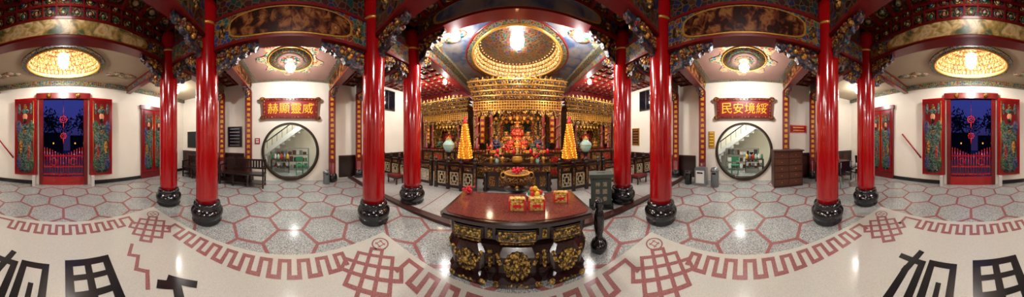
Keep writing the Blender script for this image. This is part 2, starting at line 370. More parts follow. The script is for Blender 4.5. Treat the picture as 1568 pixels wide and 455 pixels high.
for sx in(-1,1):
    for yy in(3.4,6.3):
        for q in range(5): mb.lathe([(.26-.02*q,0),(.26-.02*q,-.015)],(sx*(1.5+.17*q),yy+.13*math.sin(q*2),4.3-.002*q),'medal',10,sy=.6)
    mb.bb(min(sx*2.4,sx*2.15),max(sx*2.4,sx*2.15),3.1,YF,4.2,4.3,'teal')
mb.bb(-2.4,2.4,2.85,3.1,4.2,4.3,'teal')
mb.holed((0,-3.95),(-2.45,2.45,YB,-2.85),1.02,.72,lambda a,b,w:(a,b,3.65+w),0,.05,'ceil')
mb.lathe([(1.0,0),(1.16,0),(1.16,-.03),(1.0,-.03),(1.0,0)],(0,-3.95,3.65),'teal',32,sy=.76,cap=False,smooth=False)
mb.ring((0,-3.95,3.63),1.0,.03,'gold',seg=40,sy=.74)
for sx in(-1,1):
    for q in range(4): mb.lathe([(.2,0),(.2,-.01)],(sx*(1.5+.2*q),-4.3+.12*(q%2),3.65-.001*q),'medal',10,sy=.6)
mb.bb(-2.45,2.45,YB,YB+.12,3.5,3.65,'teal')
mb.obj('ceiling')
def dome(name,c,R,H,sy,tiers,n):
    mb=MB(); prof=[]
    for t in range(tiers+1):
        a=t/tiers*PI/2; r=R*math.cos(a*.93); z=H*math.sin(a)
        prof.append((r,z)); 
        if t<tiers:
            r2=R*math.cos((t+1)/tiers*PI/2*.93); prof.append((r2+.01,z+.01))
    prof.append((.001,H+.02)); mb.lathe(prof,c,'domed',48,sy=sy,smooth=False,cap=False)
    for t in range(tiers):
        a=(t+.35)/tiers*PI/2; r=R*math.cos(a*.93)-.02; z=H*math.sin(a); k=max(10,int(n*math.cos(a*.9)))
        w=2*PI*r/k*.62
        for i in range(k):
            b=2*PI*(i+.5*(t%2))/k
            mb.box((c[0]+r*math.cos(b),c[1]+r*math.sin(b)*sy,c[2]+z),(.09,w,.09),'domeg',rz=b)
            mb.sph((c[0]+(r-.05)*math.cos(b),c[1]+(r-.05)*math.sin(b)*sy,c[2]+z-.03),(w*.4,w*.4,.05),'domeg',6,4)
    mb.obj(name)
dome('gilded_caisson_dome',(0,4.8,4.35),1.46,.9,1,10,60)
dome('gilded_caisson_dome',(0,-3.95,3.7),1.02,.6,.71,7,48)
def chandelier(c,zt,r,name):
    mb=MB(); mb.tube((c[0],c[1],zt),(c[0],c[1],c[2]+.1),.012,.012,'gold')
    mb.lathe([(.001,.14),(r,.1),(r,.04),(r*.8,0),(r*.78,-.1),(r*.5,-.14),(r*.45,-.24),(.001,-.28)],c,'lamp',16)
    for k in range(12): a=k*PI/6; mb.tube((c[0]+r*1.1*math.cos(a),c[1]+r*1.1*math.sin(a),c[2]+.06),(c[0]+r*.9*math.cos(a),c[1]+r*.9*math.sin(a),c[2]-.16),.012,.018,'lamp',5)
    mb.ring((c[0],c[1],c[2]+.06),r*1.1,.015,'gold',seg=20,t=6); mb.obj(name)
chandelier((0,4.4,4.62),5.2,.19,'chandelier'); chandelier((0,-3.95,3.8),4.28,.13,'chandelier')
# ------------------------------------------------------------------ beams and brackets
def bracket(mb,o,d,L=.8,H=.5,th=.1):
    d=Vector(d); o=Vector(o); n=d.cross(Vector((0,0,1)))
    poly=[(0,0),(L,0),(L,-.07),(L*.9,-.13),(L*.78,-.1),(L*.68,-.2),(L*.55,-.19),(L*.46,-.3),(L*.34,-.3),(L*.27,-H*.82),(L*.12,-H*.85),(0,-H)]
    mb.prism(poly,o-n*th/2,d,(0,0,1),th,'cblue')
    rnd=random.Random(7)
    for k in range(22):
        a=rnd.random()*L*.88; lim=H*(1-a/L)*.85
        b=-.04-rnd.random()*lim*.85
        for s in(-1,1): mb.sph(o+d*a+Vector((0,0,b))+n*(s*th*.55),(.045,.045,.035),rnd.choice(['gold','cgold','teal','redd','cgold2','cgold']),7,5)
def beam(name,a,b,zb,zt,th,br=(1,1),L=.8,H=.5,mat='beam',panel='scene',gap=.2):
    a=Vector((a[0],a[1],0));b=Vector((b[0],b[1],0));d=(b-a);Ln=d.length;d.normalize();mid=(a+b)/2;ang=math.atan2(d.y,d.x)
    mb=MB(); mb.box((mid.x,mid.y,(zb+zt)/2),(Ln,th,zt-zb-.004),mat,rz=ang)
    for z in(zb+.02,zt-.02): mb.box((mid.x,mid.y,z),(Ln,th+.04,.045),'redd',rz=ang)
    n=Vector((-d.y,d.x,0)); h=(zt-zb)
    if panel:
        W=Ln*.38
        poly=[(W*math.copysign(abs(math.cos(t*PI/12))**.5,math.cos(t*PI/12)),h*.36*math.copysign(abs(math.sin(t*PI/12))**.6,math.sin(t*PI/12))) for t in range(24)]
        for s in(-1,1):
            o=mid+Vector((0,0,(zb+zt)/2))+n*(s*(th/2)); u=d*(-s)
            big=[(p*1.04,q*1.12) for p,q in poly]
            mb.prism(big,o,u,(0,0,1),.012,'gold'); mb.prism(poly,o,u,(0,0,1),.02,panel)
            for e in(-1,1): mb.sph(o+d*(e*Ln*.44),(.07,.07,.12),'cgold',8,5)
    if br[0]: bracket(mb,a+d*gap+Vector((0,0,zb)),d,L,H)
    if br[1]: bracket(mb,b-d*gap+Vector((0,0,zb)),-d,L,H)
    mb.obj(name)
C=2.46
for s in(-1,1):
    beam('painted_beam',(s*C,-1.36),(s*C,1.36),3.28,3.84,.22,gap=.02,L=.8,H=.42)
    beam('painted_beam',(s*C,1.84),(s*C,2.52),3.4,3.84,.2,L=.3,H=.3,panel=None,gap=.01)
    beam('painted_beam',(s*C,-2.52),(s*C,-1.84),3.4,3.84,.2,L=.3,H=.3,panel=None,gap=.01)
    for y in(1.6,-1.6): beam('painted_beam',(s*(C+.25),y),(s*5.42,y),3.48,3.9,.2,L=.6,H=.4,gap=.02,panel='scene')
    for y in(2.76,-2.76): beam('painted_beam',(s*(C+.25),y),(s*5.42,y),3.48,4.2 if y>0 else 3.9,.2,L=.6,H=.4,gap=.02,panel=None)
    beam('painted_beam',(s*C,3.02),(s*C,7.1),3.95,4.3,.14,br=(1,0),L=.6,H=.4,gap=.02,panel=None)
    beam('painted_beam',(s*C,-5.1),(s*C,-3.02),3.4,3.64,.14,br=(0,1),L=.5,H=.4,gap=.02,panel=None)
for y in(1.6,-1.6): beam('painted_beam',(-C+.25,y),(C-.25,y),3.55,4.3,.22,L=.7,H=.4,gap=.02,mat='beamd')
beam('painted_beam',(-C+.25,2.76),(C-.25,2.76),4.0,4.42,.2,L=.7,H=.55,gap=.02,mat='beamd',panel='ceilf')
beam('painted_beam',(-C+.25,-2.76),(C-.25,-2.76),3.48,3.86,.2,L=.55,H=.4,gap=.02,panel='landscape')
mb=MB(); mb.bb(-2.2,2.2,-2.8,-2.74,3.87,4.42,'beamd')
for z in(3.9,4.14,4.38): mb.bb(-2.2,2.2,-2.74,-2.71,z-.02,z+.02,'redd')
for i in range(17):
    x=-2.08+i*.26
    mb.bb(x+.115,x+.145,-2.74,-2.712,3.87,4.42,'redd')
    for z in(4.02,4.26):
        mb.ring((x,-2.735,z),.075,.01,'cgold','Y',8,5); mb.sph((x,-2.735,z),(.04,.02,.04),'medal',8,5)
mb.obj('coffered_frieze')
for s in(-1,1):
    mb=MB(); a,b=sorted((s*2.42,s*2.5)); mb.bb(a,b,-1.36,1.36,3.85,4.4,'beamd'); mb.bb(a,b,1.85,2.5,3.85,4.4,'beamd'); mb.bb(a,b,-2.5,-1.85,3.85,4.4,'beamd'); mb.obj('upper_wall_panel')
# ------------------------------------------------------------------ columns
def column(x,y,zt,z0=0):
    mb=MB(); r=.225
    mb.lathe([(.29,0),(.305,.03),(.275,.06),(.305,.1),(.33,.16),(.325,.22),(.28,.27),(.255,.29),(.28,.32),(.265,.36),(.24,.38)],(x,y,z0),'black',32)
    mb.lathe([(.23,.38),(r,.5),(r,zt-z0-.12),(r,zt-z0)],(x,y,z0),'red',32)
    mb.lathe([(.235,0),(.245,.02),(.235,.04)],(x,y,zt-.45),'gold',32)
    mb.obj('red_column')
for s in(-1,1):
    column(s*C,1.6,4.35); column(s*C,-1.6,4.25); column(s*C,2.76,4.25,.05); column(s*C,-2.76,4.2)
couplet='國泰民安風調雨順神恩浩蕩德'
for s in(-1,1):
    for j,y in enumerate((1.6,2.76,-1.6,-2.76)):
        mb=MB(); z0=.06 if y>2 else 0
        mb.lathe([(.2,0),(.21,.1),(.17,.25),(.14,.3),(.14,3.46-z0)],(s*(XW-.22),y,z0),'redd',20)
        mb.lathe([(.2,0),(.212,.08),(.212,.11),(.18,.25),(.15,.3)],(s*(XW-.22),y,z0+.001),'black',20)
        d=Vector((-s*XW,-y,0)).normalized(); c0=Vector((s*(XW-.22),y,0))+d*.14; u=Vector((0,0,1)).cross(d)
        mb.box((c0.x,c0.y,2.0),(.22,.04,2.5),'redd',rz=math.atan2(u.y,u.x))
        for k in range(12):
            cc=c0+d*.022+Vector((0,0,3.14-k*.2)); glyph(mb,couplet[(k+j*3)%13],cc,.12,u,(0,0,1),.008,'signg')
        mb.obj('couplet_pilaster')
# ------------------------------------------------------------------ signboards
def sign(s,txt):
    mb=MB(); n=Vector((-s,0,0)); u=Vector((0,0,1)).cross(n); x=s*(XW-.08)
    tilt=Matrix.Translation((x,0,2.8))@Matrix.Rotation(-s*.1,4,'Y')@Matrix.Translation((-x,0,-2.8)); mb.T=tilt
    def B(y0,y1,z0,z1,t,mat): mb.box((x-s*t/2,(y0+y1)/2,(z0+z1)/2),(t,y1-y0,z1-z0),mat)
    B(-.95,.95,2.5,3.1,.05,'sign')
    for i_,a in enumerate(((-1.02,1.02,3.08,3.18),(-1.02,1.02,2.42,2.52),(-1.04,-.92,2.42,3.18),(.92,1.04,2.42,3.18))): B(*a,.09+.002*i_,'redd')
    for k in range(16):
        y=-.95+k*1.9/15
        for z in(2.47,3.13): mb.sph((x-s*.09,y,z),(.02,.05,.025),'cgold',7,5)
    for yy in(-1.06,1.06):
        for z in(2.45,3.15): mb.sph((x-s*.06,yy,z),(.04,.12,.09),'cgold2',8,6)
        for k in range(5): mb.sph((x-s*.09,yy*.93,2.55+k*.13),(.02,.03,.05),'cgold',7,5)
    for k,ch in enumerate(txt):
        c=Vector((x-s*.05,0,2.8))+u*(-.66+k*.44); glyph(mb,ch,c,.4,u,(0,0,1),.02,'signg')
    glyph(mb,'庚',Vector((x-s*.05,0,2.95))+u*.88,.07,u,(0,0,1),.01,'signg')
    mb.obj('temple_signboard')
sign(-1,'赫顯靈威'); sign(1,'民安境綏')
# ------------------------------------------------------------------ rooms behind moon gates
for s in(-1,1):
    def q(a,b): return (min(s*a,s*b),max(s*a,s*b))
    x0,x1=q(8.6,8.7); MB().bb(x0,x1,-2.6,2.6,0,3.3,'wall').obj('wall_side_room')
    x0,x1=q(5.8,8.6)
    mb=MB(); mb.bb(x0,x1,-2.7,-2.6,0,3.3,'wall'); mb.bb(x0,x1,2.6,2.7,0,3.3,'wall'); mb.obj('wall_side_room')
    x0,x1=q(5.8,8.7); MB().bb(x0,x1,-2.7,2.7,3.3,3.4,'wall').obj('ceiling_side_room')
    mb=MB()
    D=-s
    for k in range(8):
        y=D*(-1.25+k*.27); z=.95+k*.2
        x0,x1=q(7.7,8.5); mb.bb(x0,x1,y-.15,y+.15,z-.2,z,'white')
        mb.tube((s*7.72,y,z),(s*7.72,y,z+.55),.012,.012,'bronze',6)
    mb.tube((s*7.7,D*-1.35,1.45),(s*7.7,D*.75,2.98),.03,.03,'wood')
    mb.prism([(D*-1.45,.7),(D*-1.45,.98),(D*.7,2.55),(D*.7,2.25)],(s*7.66,0,0),(0,1,0),(0,0,1),.03,'white')
    mb.box((s*8.1,D*-1.4,.4),(.8,.3,.8),'white')
    mb.obj('staircase')
    mb=MB(); x0,x1=q(6.9,7.3)
    mb.bb(x0,x1,-.95,-.05,.62,.66,'brown'); mb.bb(x0,x1,-.93,-.07,.3,.33,'brown')
    for yy in(-.93,-.07):
        for xx in(x0+.03,x1-.03): mb.bb(xx-.02,xx+.02,yy-.02,yy+.02,0,.62,'wood')
    for k in range(6): mb.lathe([(.05,0),(.06,.05),(.05,.2),(.02,.24)],((x0+x1)/2,-.88+k*.15,.66),['plast','white','porc','apple','steel','yel'][k],10); mb.bb((x0+x1)/2-.06,(x0+x1)/2+.06,-.9+k*.14,-.8+k*.14,.33,.45,['steel','brown','white'][k%3])
    mb.obj('side_table')
    mb=MB(); x0,x1=q(6.5,6.85)
    mb.bb(x0,x1,.25,.6,.42,.45,'plast')
    for yy in(.28,.57):
        for xx in(x0+.03,x1-.03): mb.tube((xx,yy,0),(xx,yy,.42),.018,.015,'plast',6)
    xb=x1-.02 if s>0 else x0+.02
    mb.bb(xb-.015,xb+.015,.25,.6,.6,.8,'plast')
    for yy in(.28,.57): mb.tube((xb,yy,.42),(xb,yy,.8),.015,.015,'plast',6)
    mb.obj('plastic_chair')
    mb=MB(); x0,x1=q(7.45,7.62)
    for yy in(-.75,.95): mb.bb(x0,x1,yy-.02,yy+.02,0,1.15,'steel')
    for z in(.1,.45,.8,1.13): mb.bb(x0,x1,-.75,.95,z,z+.03,'steel')
    rnd=random.Random(5+s)
    for z in(.13,.48,.83):
        y=-.7
        while y<.8:
            w=rnd.uniform(.08,.2); mb.bb(x0+.02,x1-.02,y,y+w,z,z+rnd.uniform(.12,.28),rnd.choice(['brown','steel','black','cab','greyst','white','plast'])); y+=w+.03
    mb.obj('storage_shelf')
    L=bpy.data.lights.new('side_room_light','POINT'); L.energy=70 if s<0 else 100; L.shadow_soft_size=.2; L.color=(.95,1,.97); o=bpy.data.objects.new('side_room_light',L); o.location=(s*6.9,.2,2.9); sc.collection.objects.link(o)
# ------------------------------------------------------------------ back doors
def godleaf(mb,cx,w,z0,z1,y,flip):
    mb.bb(cx-w/2,cx+w/2,y-.03,y+.03,z0,z1,'red')
    mb.bb(cx-w/2+.05,cx+w/2-.05,y+.03,y+.04,z0+.06,z1-.06,'redd')
    H=z1-z0; yy=y+.04; f=flip
    def sp(x,z,rx,rz,m): mb.sph((cx+f*x,yy,z0+z*H),(rx,.025,rz),m,12,8)
    k=w/.75
    sp(0,.26,.27*k,.6,'robeT'); sp(0,.5,.28*k,.45,'robeT'); sp(-.13*k,.36,.08*k,.45,'robeY'); sp(.12*k,.28,.07*k,.4,'robeR'); sp(0,.56,.15*k,.16,'cgold2')
    sp(-.22*k,.62,.1*k,.25,'robeB'); sp(.22*k,.62,.1*k,.25,'robeG'); sp(0,.48,.2*k,.05,'robeR'); sp(-.2*k,.16,.11*k,.25,'robeB'); sp(.2*k,.16,.11*k,.25,'robeG')
    sp(0,.76,.085*k,.12,'skin'); sp(0,.71,.065*k,.1,'black'); sp(0,.83,.14*k,.1,'robeT'); sp(0,.88,.07*k,.12,'cgold2')
    for e in(-1,1): sp(e*.035*k,.77,.014,.012,'black'); sp(e*.2*k,.86,.045*k,.2,'robeT')
    sp(-.1*k,.05,.1*k,.06,'black'); sp(.1*k,.05,.1*k,.06,'black')
    mb.tube((cx+f*.29*k,yy,z0+.15*H),(cx+f*.29*k,yy,z0+.9*H),.012,.012,'gold',6); sp(.28*k,.93,.03*k,.1,'cgold2')
mb=MB()
mb.bb(-.86,-.72,YB-.12,YB+.06,0,3.14,'redd');mb.bb(.72,.86,YB-.12,YB+.06,0,3.14,'redd');mb.bb(-.95,.95,YB-.12,YB+.12,3.04,3.24,'redd'); mb.bb(-.72,.72,YB-.12,YB+.05,0,.3,'red')
for x in(-.5,.5): mb.lathe([(.07,0),(.09,.03),(.05,.08),(.001,.1)],(x,YB+.12,3.14),'cgold',8,R=Matrix.Rotation(-PI/2,4,'X'))
mb.obj('door_1')
for f in(-1,1):
    mb=MB(); godleaf(mb,f*1.34,.78,.36,3.06,YB+.16,-f); 
    mb.bb(min(f*.96,f*1.06),max(f*.96,f*1.06),YB+.04,YB+.3,0,.355,'white'); mb.bb(min(f*.91,f*.95),max(f*.91,f*.95),YB+.03,YB+.14,.36,3.0,'redd')
    mb.obj('door_god_leaf')
mb=MB(); yg=YB+.01
for z in(.36,.62,1.0): mb.bb(-.7,.7,yg-.02,yg+.02,z,z+.05,'red')
for k in range(15):
    x=-.67+k*.0957; h=1.14+.12*math.cos(k/14*2*PI)
    mb.tube((x,yg,.32),(x,yg,h),.019,.019,'red',6); mb.sph((x,yg,h+.03),(.026,.026,.045),'red',6,5)
for x in(-.35,.35):
    mb.ring((x,yg,.82),.12,.017,'red','Y',16,6)
mb.obj('red_picket_gate')
mb=MB()
for z,r in((2.35,.12),(1.74,.1)):
    y=YB-.25
    mb.ring((0,y,z),r,.012,'flower','Y',16,6); mb.ring((0,y,z),r*.6,.012,'flower','Y',4,6)
    for k in range(8): a=k*PI/4; mb.sph((r*1.1*math.cos(a),y,z+r*1.1*math.sin(a)),(.022,.015,.022),'flower',6,4)
    mb.tube((0,y,z-r),(0,y,z-r-.2),.012,.022,'flower',6)
mb.tube((0,YB-.25,1.8),(0,YB-.25,3.3),.006,.006,'red')
mb.obj('hanging_red_knot_ornament')
for s in(-1,1):
    mb=MB(); cx=s*3.65
    mb.bb(cx-.62,cx-.54,YB,YB+.08,0,2.9,'redd');mb.bb(cx+.54,cx+.62,YB,YB+.08,0,2.9,'redd');mb.bb(cx-.66,cx+.66,YB,YB+.1,2.86,3.02,'redd');mb.bb(cx-.54,cx+.54,YB,YB+.07,0,.25,'redd')
    godleaf(mb,cx-.27,.53,.27,2.84,YB+.05,1); godleaf(mb,cx+.27,.53,.27,2.84,YB+.05,-1)
    mb.obj('door_'+('2' if s<0 else '3'))
mb=MB(); mb.tube((2.6,YB+.06,1.8),(1.85,YB+.06,.95),.028,.028,'red')
for x,z in((2.55,1.74),(1.9,1.0)): mb.tube((x,YB,z-.03),(x,YB+.06,z),.015,.015,'red',6)
mb.sph((2.6,YB+.06,1.8),.035,'red'); mb.sph((1.85,YB+.06,.95),.035,'red'); mb.obj('wall_handrail')
# outdoors
MB().bb(-12,12,-22,YB-.3,-.3,-.05,'conc').obj('courtyard_ground')
for x,y in((-1.9,-11),(1.6,-12),(.2,-16),(-4,-15),(4,-15)):
    mb=MB(); rnd=random.Random(int(x*10)); mb.tube((x,y,-.05),(x+.2,y,2),.15,.1,'bark')
    for k in range(7):
        a=rnd.random()*6.28; e=Vector((x+.2+math.cos(a)*1.1,y+math.sin(a)*1.1,2.4+rnd.random()*1.3)); mb.tube((x+.2,y,1.8),e,.06,.02,'bark',6)
        for j in range(60):
            p=e+Vector((rnd.gauss(0,.45),rnd.gauss(0,.4),rnd.gauss(0,.35))); mb.box(p,(.16,.1,.02),'leafd',rz=rnd.random()*3,rx=rnd.random()*3,ry=rnd.random()*3)
    mb.obj('tree')
mb=MB()
for x,w,h in((-9,5,3.2),(-3,4,2.2),(2.5,5,2.6),(8,5,3.5)):
    mb.bb(x-w/2,x+w/2,-21.5,-20,-.05,h,'leafd')
    for i in range(int(w/1)):
        mb.bb(x-w/2+.3+i,x-w/2+.45+i,-20,-19.97,1,1.2,'lampw' if i%2 else 'glass')
mb.obj('distant_building')
# ------------------------------------------------------------------ statues / shrines
def statue(mb,x,y,z,h,robe,seat=True):
    if seat:
        mb.box((x,y+.16*h,z+.45*h),(.62*h,.05*h,.8*h),'cgold2'); mb.sph((x,y+.16*h,z+.85*h),(.3*h,.03*h,.12*h),'cgold',10,6)
        mb.box((x,y+.02*h,z+.06*h),(.66*h,.36*h,.12*h),'cgold')
    mb.lathe([(.27*h,.0),(.33*h,.06*h),(.31*h,.2*h),(.24*h,.32*h),(.2*h,.45*h),(.22*h,.6*h),(.16*h,.68*h),(.06*h,.72*h)],(x,y,z+.04*h),robe,14,sy=.62)
    for e in(-1,1):
        mb.tube((x+e*.19*h,y,z+.66*h),(x+e*.27*h,y-.05*h,z+.46*h),.075*h,.08*h,robe); mb.tube((x+e*.27*h,y-.05*h,z+.46*h),(x+e*.06*h,y-.2*h,z+.46*h),.08*h,.06*h,robe)
        mb.sph((x+e*.13*h,y-.16*h,z+.24*h),(.11*h,.13*h,.1*h),robe,8,6); mb.sph((x+e*.1*h,y-.02*h,z+.83*h),(.015*h,.02*h,.03*h),'skin',6,4)
        mb.sph((x+e*.032*h,y-.083*h,z+.845*h),(.012*h,.008*h,.008*h),'black',6,4)
    mb.sph((x,y-.2*h,z+.47*h),.045*h,'skin',8,6)
    mb.sph((x,y-.01*h,z+.83*h),(.085*h,.085*h,.1*h),'skin',12,8); mb.sph((x,y-.095*h,z+.825*h),(.014*h,.02*h,.022*h),'skin',6,4)
    mb.lathe([(.05*h,0),(.045*h,-.07*h),(.005*h,-.17*h)],(x,y-.075*h,z+.79*h),'black',8,sy=.5)
    mb.lathe([(.1*h,.0),(.1*h,.05*h),(.07*h,.07*h),(.075*h,.14*h),(.02*h,.17*h)],(x,y,z+.88*h),'gold',12)
    mb.box((x,y-.02*h,z+1.02*h),(.3*h,.02*h,.05*h),'gold'); mb.sph((x,y-.1*h,z+.95*h),.03*h,'flower',6,4)
    for k in range(7): a=(k-3)*.3; mb.sph((x+.2*h*math.sin(a),y-.13*h,z+.62*h-.1*h*math.cos(a)),.018*h,'gold',6,4)
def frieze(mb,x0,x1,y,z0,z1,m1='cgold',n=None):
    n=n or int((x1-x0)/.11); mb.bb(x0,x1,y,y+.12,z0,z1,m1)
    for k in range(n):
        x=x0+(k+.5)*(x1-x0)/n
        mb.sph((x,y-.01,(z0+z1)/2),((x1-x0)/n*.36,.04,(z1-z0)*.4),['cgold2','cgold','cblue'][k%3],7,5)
def dragoncol(mb,x,y,z0,z1,r=.09):
    mb.lathe([(r*1.5,0),(r*1.6,.08),(r,.14),(r,z1-z0-.12),(r*1.5,z1-z0)],(x,y,z0),'redd',14)
    N=40
    for k in range(N):
        t=k/N; a=t*2*PI*3; mb.sph((x+r*1.05*math.cos(a),y+r*1.05*math.sin(a),z0+.15+t*(z1-z0-.3)),(r*.45,r*.45,.05),'cgold',6,4)
def shrine(name,cx,hw,yf,yb,zb,zv,zt,stat,depth_bays=2):
    mb=MB()
    mb.bb(cx-hw,cx+hw,yf,yb,.05,zb,'wood')
    n=max(3,int(hw*2/.5)); dx=2*hw/n
    for k in range(n):
        for z0,z1 in((.15,zb*.45),(zb*.52,zb*.85)):
            x=cx-hw+(k+.5)*dx; mb.box((x,yf-.01,(z0+z1)/2),(dx*.82,.04,z1-z0),'cgold2'); mb.box((x,yf-.025,(z0+z1)/2),(dx*.6,.04,(z1-z0)*.6),'robeR' if k%2 else 'cgold')
    frieze(mb,cx-hw-.05,cx+hw+.05,yf-.08,zb-.1,zb+.001,'redd')
    mb.bb(cx-hw,cx+hw,yb-.08,yb,zb,zt,'robeG')
    for k in range(5):
        x=cx-hw+.2+k*(2*hw-.4)/4
        mb.box((x,yb-.1,(zb+zv)/2+.2),(.26,.05,(zv-zb)*.9),'cgold'); mb.box((x,yb-.13,(zb+zv)/2+.2),(.16,.04,(zv-zb)*.75),'robeR' if k%2 else 'robeY')
    for e in(-1,1):
        mb.bb(min(cx+e*hw,cx+e*(hw-.08)),max(cx+e*hw,cx+e*(hw-.08)),yf,yb,zb,zt-.2,'cgold2')
        dragoncol(mb,cx+e*(hw-.1),yf+.1,zb,zv+.1); dragoncol(mb,cx+e*hw*.6,yf+.15,zb,zv+.1,.07)
        xx=cx+e*hw*.8; mb.box((xx,yf+.12,(zb+zv)/2+.1),(.2,.04,(zv-zb)*.8),'redd')
        for k in range(5): glyph(mb,couplet[(k+3)%13],(xx,yf+.095,zb+.35+k*(zv-zb)*.15),.14,(1,0,0),(0,0,1),.01,'signg')
        for k in range(6): mb.bb(cx+e*hw*.42-.14+k*.05,cx+e*hw*.42-.13+k*.05,yf+.3,yf+.32,zb+.5,zv,'cgold')
    for t in range(depth_bays):
        y=yf+.35+t*.35; w=hw*(.56-.1*t); 
        for e in(-1,1): mb.box((cx+e*w,y,(zb+zv)/2),(.12,.06,zv-zb),'cgold')
        mb.box((cx,y,zv-.12-.1*t),(2*w,.06,.34),'cgold')
        for k in range(7):
            mb.sph((cx-w+.1+k*(2*w-.2)/6,y-.04,zv-.28-.1*t),(.07,.03,.09),'gold',7,5)
    mb.bb(cx-hw,cx+hw,yf+.02,yf+.08,zv,zv+.36*(zt-zv),'cgold2')
    m=int(2*hw/.1); nx=2*hw/m
    for k in range(m+1):
        x=cx-hw+k*nx; mb.box((x,yf,zv+.17*(zt-zv)),(.02,.03,.34*(zt-zv)),'gold')
    for k in range(4): mb.box((cx,yf-.002,zv+.02+k*.1*(zt-zv)),(2*hw,.03,.02),'gold')
    for k in range(11):
        x=cx-hw+(k+.5)*2*hw/11; d=abs(k-5)/5; mb.prism([(-hw/11.5,0),(-hw/14,-.08-.14*d),(0,-.14-.2*d),(hw/14,-.08-.14*d),(hw/11.5,0)],(x,yf+.05,zv+.03),(1,0,0),(0,0,1),.03,'cgold')
    L=4
    for t in range(L):
        z0=zv+(.36+.16*t)*(zt-zv); z1=z0+.13*(zt-zv); e=.05*t
        frieze(mb,cx-hw-e,cx+hw+e,yf-.06-.07*t,z0,z1,'cgold' if t%2 else 'cgold2'); mb.bb(cx-hw-e-.03,cx+hw+e+.03,yf-.1-.07*t,yf+.3,z1,z1+.03*(zt-zv),'gold')
    for k in range(int(2*hw/.2)+1):
        x=cx-hw+k*.2; mb.sph((x,yf-.2,zt+.05),(.07,.04,.1+.05*math.cos((x-cx)/hw*1.5)),'cgold',7,5)
    for a in stat: statue(mb,*a)
    mb.obj(name)
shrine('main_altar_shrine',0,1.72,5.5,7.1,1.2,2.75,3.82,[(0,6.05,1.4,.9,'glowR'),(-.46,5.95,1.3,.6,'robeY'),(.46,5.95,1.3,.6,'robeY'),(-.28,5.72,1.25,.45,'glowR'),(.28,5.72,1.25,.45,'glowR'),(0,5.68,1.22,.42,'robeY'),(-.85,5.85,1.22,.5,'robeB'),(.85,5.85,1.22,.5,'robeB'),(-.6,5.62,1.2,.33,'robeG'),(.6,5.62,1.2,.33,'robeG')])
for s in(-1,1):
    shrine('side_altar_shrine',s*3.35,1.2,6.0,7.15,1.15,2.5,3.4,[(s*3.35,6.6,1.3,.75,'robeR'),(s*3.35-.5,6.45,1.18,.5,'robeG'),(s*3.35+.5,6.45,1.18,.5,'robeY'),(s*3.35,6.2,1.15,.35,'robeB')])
def altar_table(name,x0,x1,y0,y1,h,z0=.05):
    mb=MB(); mb.bb(x0-.08,x1+.08,y0-.05,y1+.05,h-.05,h,'wood'); mb.bb(x0,x1,y0,y1,h-.24,h-.05,'redd')
    n=int((x1-x0)/.3); dx=(x1-x0)/n
    for k in range(n): mb.box((x0+(k+.5)*dx,y0-.01,h-.145),(dx*.85,.04,.14),'cgold'); mb.sph((x0+(k+.5)*dx,y0-.03,h-.145),(dx*.25,.03,.05),'cgold2',8,5)
    for x in(x0+.05,x1-.05):
        for y in(y0+.05,y1-.05):
            mb.lathe([(.08,0),(.09,.06),(.05,.12),(.05,.25),(.07,.34),(.05,.4),(.06,h-z0-.24)],(x,y,z0),'wood',10); 
    mb.bb(x0+.1,x1-.1,y0+.05,y0+.08,z0+.1,h-.24,'wood')
    for k in range(n): mb.box((x0+.1+(k+.5)*(x1-x0-.2)/n,y0+.04,(h-.24+z0)/2+.02),((x1-x0-.2)/n*.6,.03,(h-z0-.34)*.6),'cgold2')
    mb.obj(name)
altar_table('altar_table',-1.0,1.0,4.2,4.6,.88)
altar_table('offering_altar_table',-1.15,1.15,4.8,5.25,1.1)
mb=MB(); rnd=random.Random(3)
for k in range(19):
    x=-1.05+k*.1167; y=4.95+.1*(k%2); t=k%5
    if t==0: mb.lathe([(.05,0),(.02,.03),(.02,.12),(.045,.15)],(x,y,1.1),'gold',10); mb.tube((x,y,1.25),(x,y,1.4),.02,.02,'red'); mb.sph((x,y,1.43),(.015,.015,.03),'candle',6,5)
    elif t==1: mb.lathe([(.04,0),(.06,.06),(.05,.1),(.03,.13),(.04,.15)],(x,y,1.1),'gold',12); [mb.sph((x+rnd.gauss(0,.05),y+rnd.gauss(0,.03),1.32+rnd.gauss(0,.05)),.035,rnd.choice(['flower','yel','flower','green']),6,4) for q in range(14)]
    elif t==2: mb.lathe([(.05,0),(.08,.03),(.09,.08),(.02,.09)],(x,y,1.1),'gold',12); [mb.sph((x+.05*math.cos(q*1.2),y+.05*math.sin(q*1.2),1.2),.035,'orange',7,5) for q in range(5)]
    elif t==3: mb.lathe([(.04,0),(.05,.08),(.05,.15),(.001,.19)],(x,y,1.1),'flower',10)
    else: mb.box((x,y,1.2),(.09,.06,.2),'pkg')
mb.obj('altar_offerings')
mb=MB()
for x in(-.8,-.45,.45,.8):
    mb.lathe([(.06,0),(.03,.05),(.05,.1),(.06,.16),(.02,.2)],(x,4.4,.88),'gold',12); mb.tube((x,4.4,1.05),(x,4.4,1.2),.015,.015,'red')
for x in(-.62,.62):
    mb.lathe([(.04,0),(.06,.06),(.05,.12),(.04,.15)],(x,4.4,.88),'porc',12)
    for q in range(16): mb.sph((x+rnd.gauss(0,.05),4.4+rnd.gauss(0,.04),1.1+rnd.gauss(0,.05)),.03,rnd.choice(['flower','green','flower']),6,4)
mb.lathe([(.1,0),(.16,.06),(.17,.14),(.14,.18),(.15,.2)],(0,4.4,.88),'gold',18)
mb.obj('altar_candlesticks')
